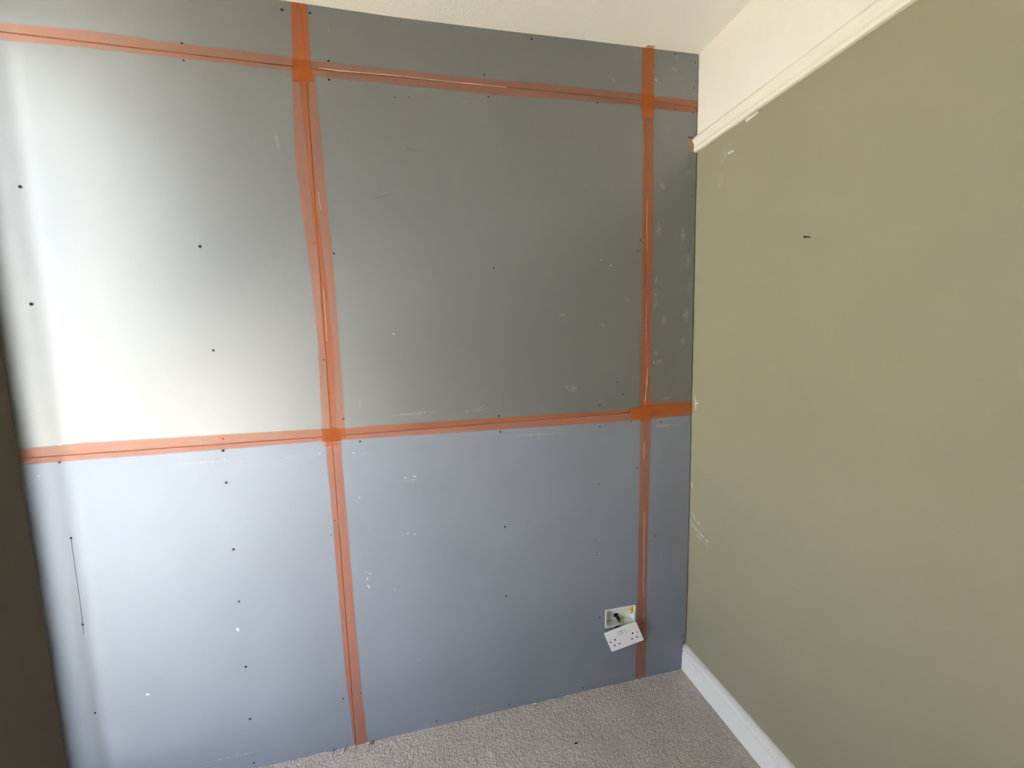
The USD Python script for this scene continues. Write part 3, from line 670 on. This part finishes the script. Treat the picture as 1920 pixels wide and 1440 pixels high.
# cable: from the knockout down behind the plate
PC = np.array([-0.329,-0.037,0.251])
cable = group_xform('power_cable')
k0 = np.array([bc[0] + KX, 0.036, bc[1] + KZ])
back = np.array([PC[0] - 0.004, PC[1] + 0.020, PC[2] + 0.012])
obj('sheath', tube(spline([k0, k0 + [0.002, -0.014, -0.003], k0 + [0.006, -0.024, -0.011]], 14), 0.0068, 12), m_black, cable, smooth=50)
for name, m, off, end in (('live_core', m_brown, (0.002, 0, -0.003), (-0.010, 0, 0)), ('neutral_core', m_blue, (-0.003, 0, -0.002), (-0.022, 0, 0.002)), ('earth_core', m_greenyellow, (0.004, 0, 0.003), (0.016, 0, 0.003)), ('spare_core', m_grey, (0.001, -0.003, 0.003), (0.006, 0, 0.004))):
    o = np.array(off)
    s0 = k0 + [0.0055, -0.023, -0.010] + o
    obj(name, tube(spline([s0, s0 + [0.004, -0.012, -0.012] + o, back + np.array(end) + [0, 0.004, 0.022], back + np.array(end)], 18), 0.0025, 8), m, cable, smooth=50)
tag(cable, 'black cable with coloured cores coming out of the white back box', 'cable')

# socket plate, built in its own frame (x along its width, -y towards the viewer) and hung at its pose
sock = UsdGeom.Xform.Define(stage, '/World/double_socket')
sock.AddTransformOp().Set(Gf.Matrix4d(*(0.90427,-0.21776,0.36725,0.00000,0.25005,0.96732,-0.04212,0.00000,-0.34607,0.12992,0.92917,0.00000,-0.32787,-0.03265,0.25081,1.00000)))
sock = sock.GetPrim()
pw, ph, pd = 0.146, 0.086, 0.009


def slot(cx, cz, w, h):
    return sbox(cx - w / 2, cz - h / 2, cx + w / 2, cz + h / 2)


cut = []
for s in (-1, 1):
    cx = s * 0.0395
    cut += [slot(cx, 0.0035, 0.0050, 0.0090), slot(cx - 0.011, -0.0185, 0.0074, 0.0050), slot(cx + 0.011, -0.0185, 0.0074, 0.0050)]
for s in (-1, 1):
    cut.append(Point(s * 0.0603, 0.0).buffer(0.0033, quad_segs=5))
sw = [slot(-0.0085, 0.0235, 0.0135, 0.0195), slot(0.0085, 0.0235, 0.0135, 0.0195)]


def plate_layer(inset, r):
    return m3.CrossSection([np.array(round_rect(pw - 2 * inset, ph - 2 * inset, r).exterior.coords)[:-1]])


pm = m3.Manifold.hull_points(np.vstack([
    np.array([(x, yy, z) for x, z in np.array(round_rect(pw - 2 * ins, ph - 2 * ins, rr).exterior.coords)[:-1]])
    for ins, rr, yy in ((0.0, 0.005, pd / 2), (0.0, 0.005, -pd / 2 + 0.0035), (0.0008, 0.0045, -pd / 2 + 0.0013), (0.0024, 0.0035, -pd / 2))]))
for c in cut + sw:
    tm = extrude_xz(c, -0.02, pd / 2 - 0.0015)
    pm = pm - m3.Manifold(m3.Mesh(np.asarray(tm.vertices, np.float32), np.asarray(tm.faces, np.uint32)))
obj('plate', pm, m_white, sock, smooth=25)
obj('rear_housing', trimesh.util.concatenate([bx(-0.060, -0.018, pd / 2, 0.021, -0.026, 0.022), bx(0.018, 0.060, pd / 2, 0.021, -0.026, 0.022)]), m_white, sock)
for c in cut[:6]:
    w = c.bounds
    obj('pin_hole_shade', bx(w[0], w[2], -pd / 2 + 0.0012, pd / 2 - 0.0014, w[1], w[3]), m_black, sock)  # black block inside each slot imitates the shade there
for s in (-1, 1):
    cx = s * 0.0603
    scw = m3.Manifold.cylinder(0.003, 0.0031, 0.0031, 14).rotate([90, 0, 0]).translate([cx, 0.0025, 0]) - mbox(cx - 0.0032, cx + 0.0032, -0.002, 0.0007, -0.0005, 0.0005)
    obj('fixing_screw', scw, m_screw, sock)
for k, c in enumerate(sw):
    w = c.bounds
    obj('switch_gap_shade', bx(w[0], w[2], pd / 2 - 0.0030, pd / 2 - 0.0014, w[1], w[3]), m_black, sock)  # black sheet paints the shade in the gap round the rocker
    e = 0.0011
    zt, zb = w[3] - e, w[1] + e
    zm = (zt + zb) / 2
    tilt = 1 if k == 0 else -1
    P = [(x, y, z) for x in (w[0] + e, w[2] - e) for y, z in ((pd / 2 - 0.0032, zt), (pd / 2 - 0.0032, zb), (-pd / 2 - 0.0004 - 0.0036 * max(tilt, 0), zt), (-pd / 2 - 0.0002, zm), (-pd / 2 - 0.0004 - 0.0036 * max(-tilt, 0), zb))]
    obj('rocker_switch', m3.Manifold.hull_points(P), m_white, sock)
tag(sock, 'white double switched socket plate hanging askew by its wires below the open back box', 'socket')

# ------------------------------------------------------------------ small things
ny_, nz_ = DATA['nail']
nail = group_xform('wall_nail', (float(wall_x(nz_)), ny_, nz_))
obj('shank', tube([(0.004, 0, 0), (-0.010, -0.0005, 0.0006), (-0.019, -0.001, 0.001)], 0.0013, 8), m_screw, nail)
hd = m3.Manifold.cylinder(0.0016, 0.003, 0.003, 12).rotate([0, 90, 0]).translate([-0.0205, -0.001, 0.001])
obj('head', hd, m_screw, nail)
tag(nail, 'small dark nail sticking out of the olive wall', 'nail')
CRUMBS = ['pale plaster crumb on the carpet just left of the tape foot', 'small grey crumb touching the left edge of the tape foot', 'largest plaster crumb, just right of the tape foot on the carpet',
          'grey crumb between the tape foot and the largest crumb', 'leftmost plaster crumb along the foot of the boarded wall', 'tiny grey crumb by the wall halfway from tape to socket', 'rightmost tiny crumb by the wall, halfway from tape to socket']
for k, (x, y, s) in enumerate(DATA['crumbs']):
    m = trimesh.creation.icosphere(1, 1.0)
    m.vertices *= 1 + 0.5 * (rng.random((len(m.vertices), 1)) - 0.5)
    m.apply_scale([s, s * 0.6, s * 0.5])
    m.apply_transform(trimesh.transformations.rotation_matrix(rng.random() * 6, [0, 0, 1]))
    y = min(y, -s * 0.8)
    z = float(floor_z(x)) + 0.002
    if k == 0:
        o = obj('debris_crumb', m, m_screw)
        tag(o, 'dark crumb lying alone out on the taupe carpet', 'crumb')
    else:
        o = obj('plaster_crumb', m, m_board if k % 2 else m_core)
        tag(o, CRUMBS[k - 1], 'crumb', 'plasterboard crumbs along the foot of the boarded wall')
    UsdGeom.Xformable(o).AddTranslateOp().Set(Gf.Vec3d(x, y, z))
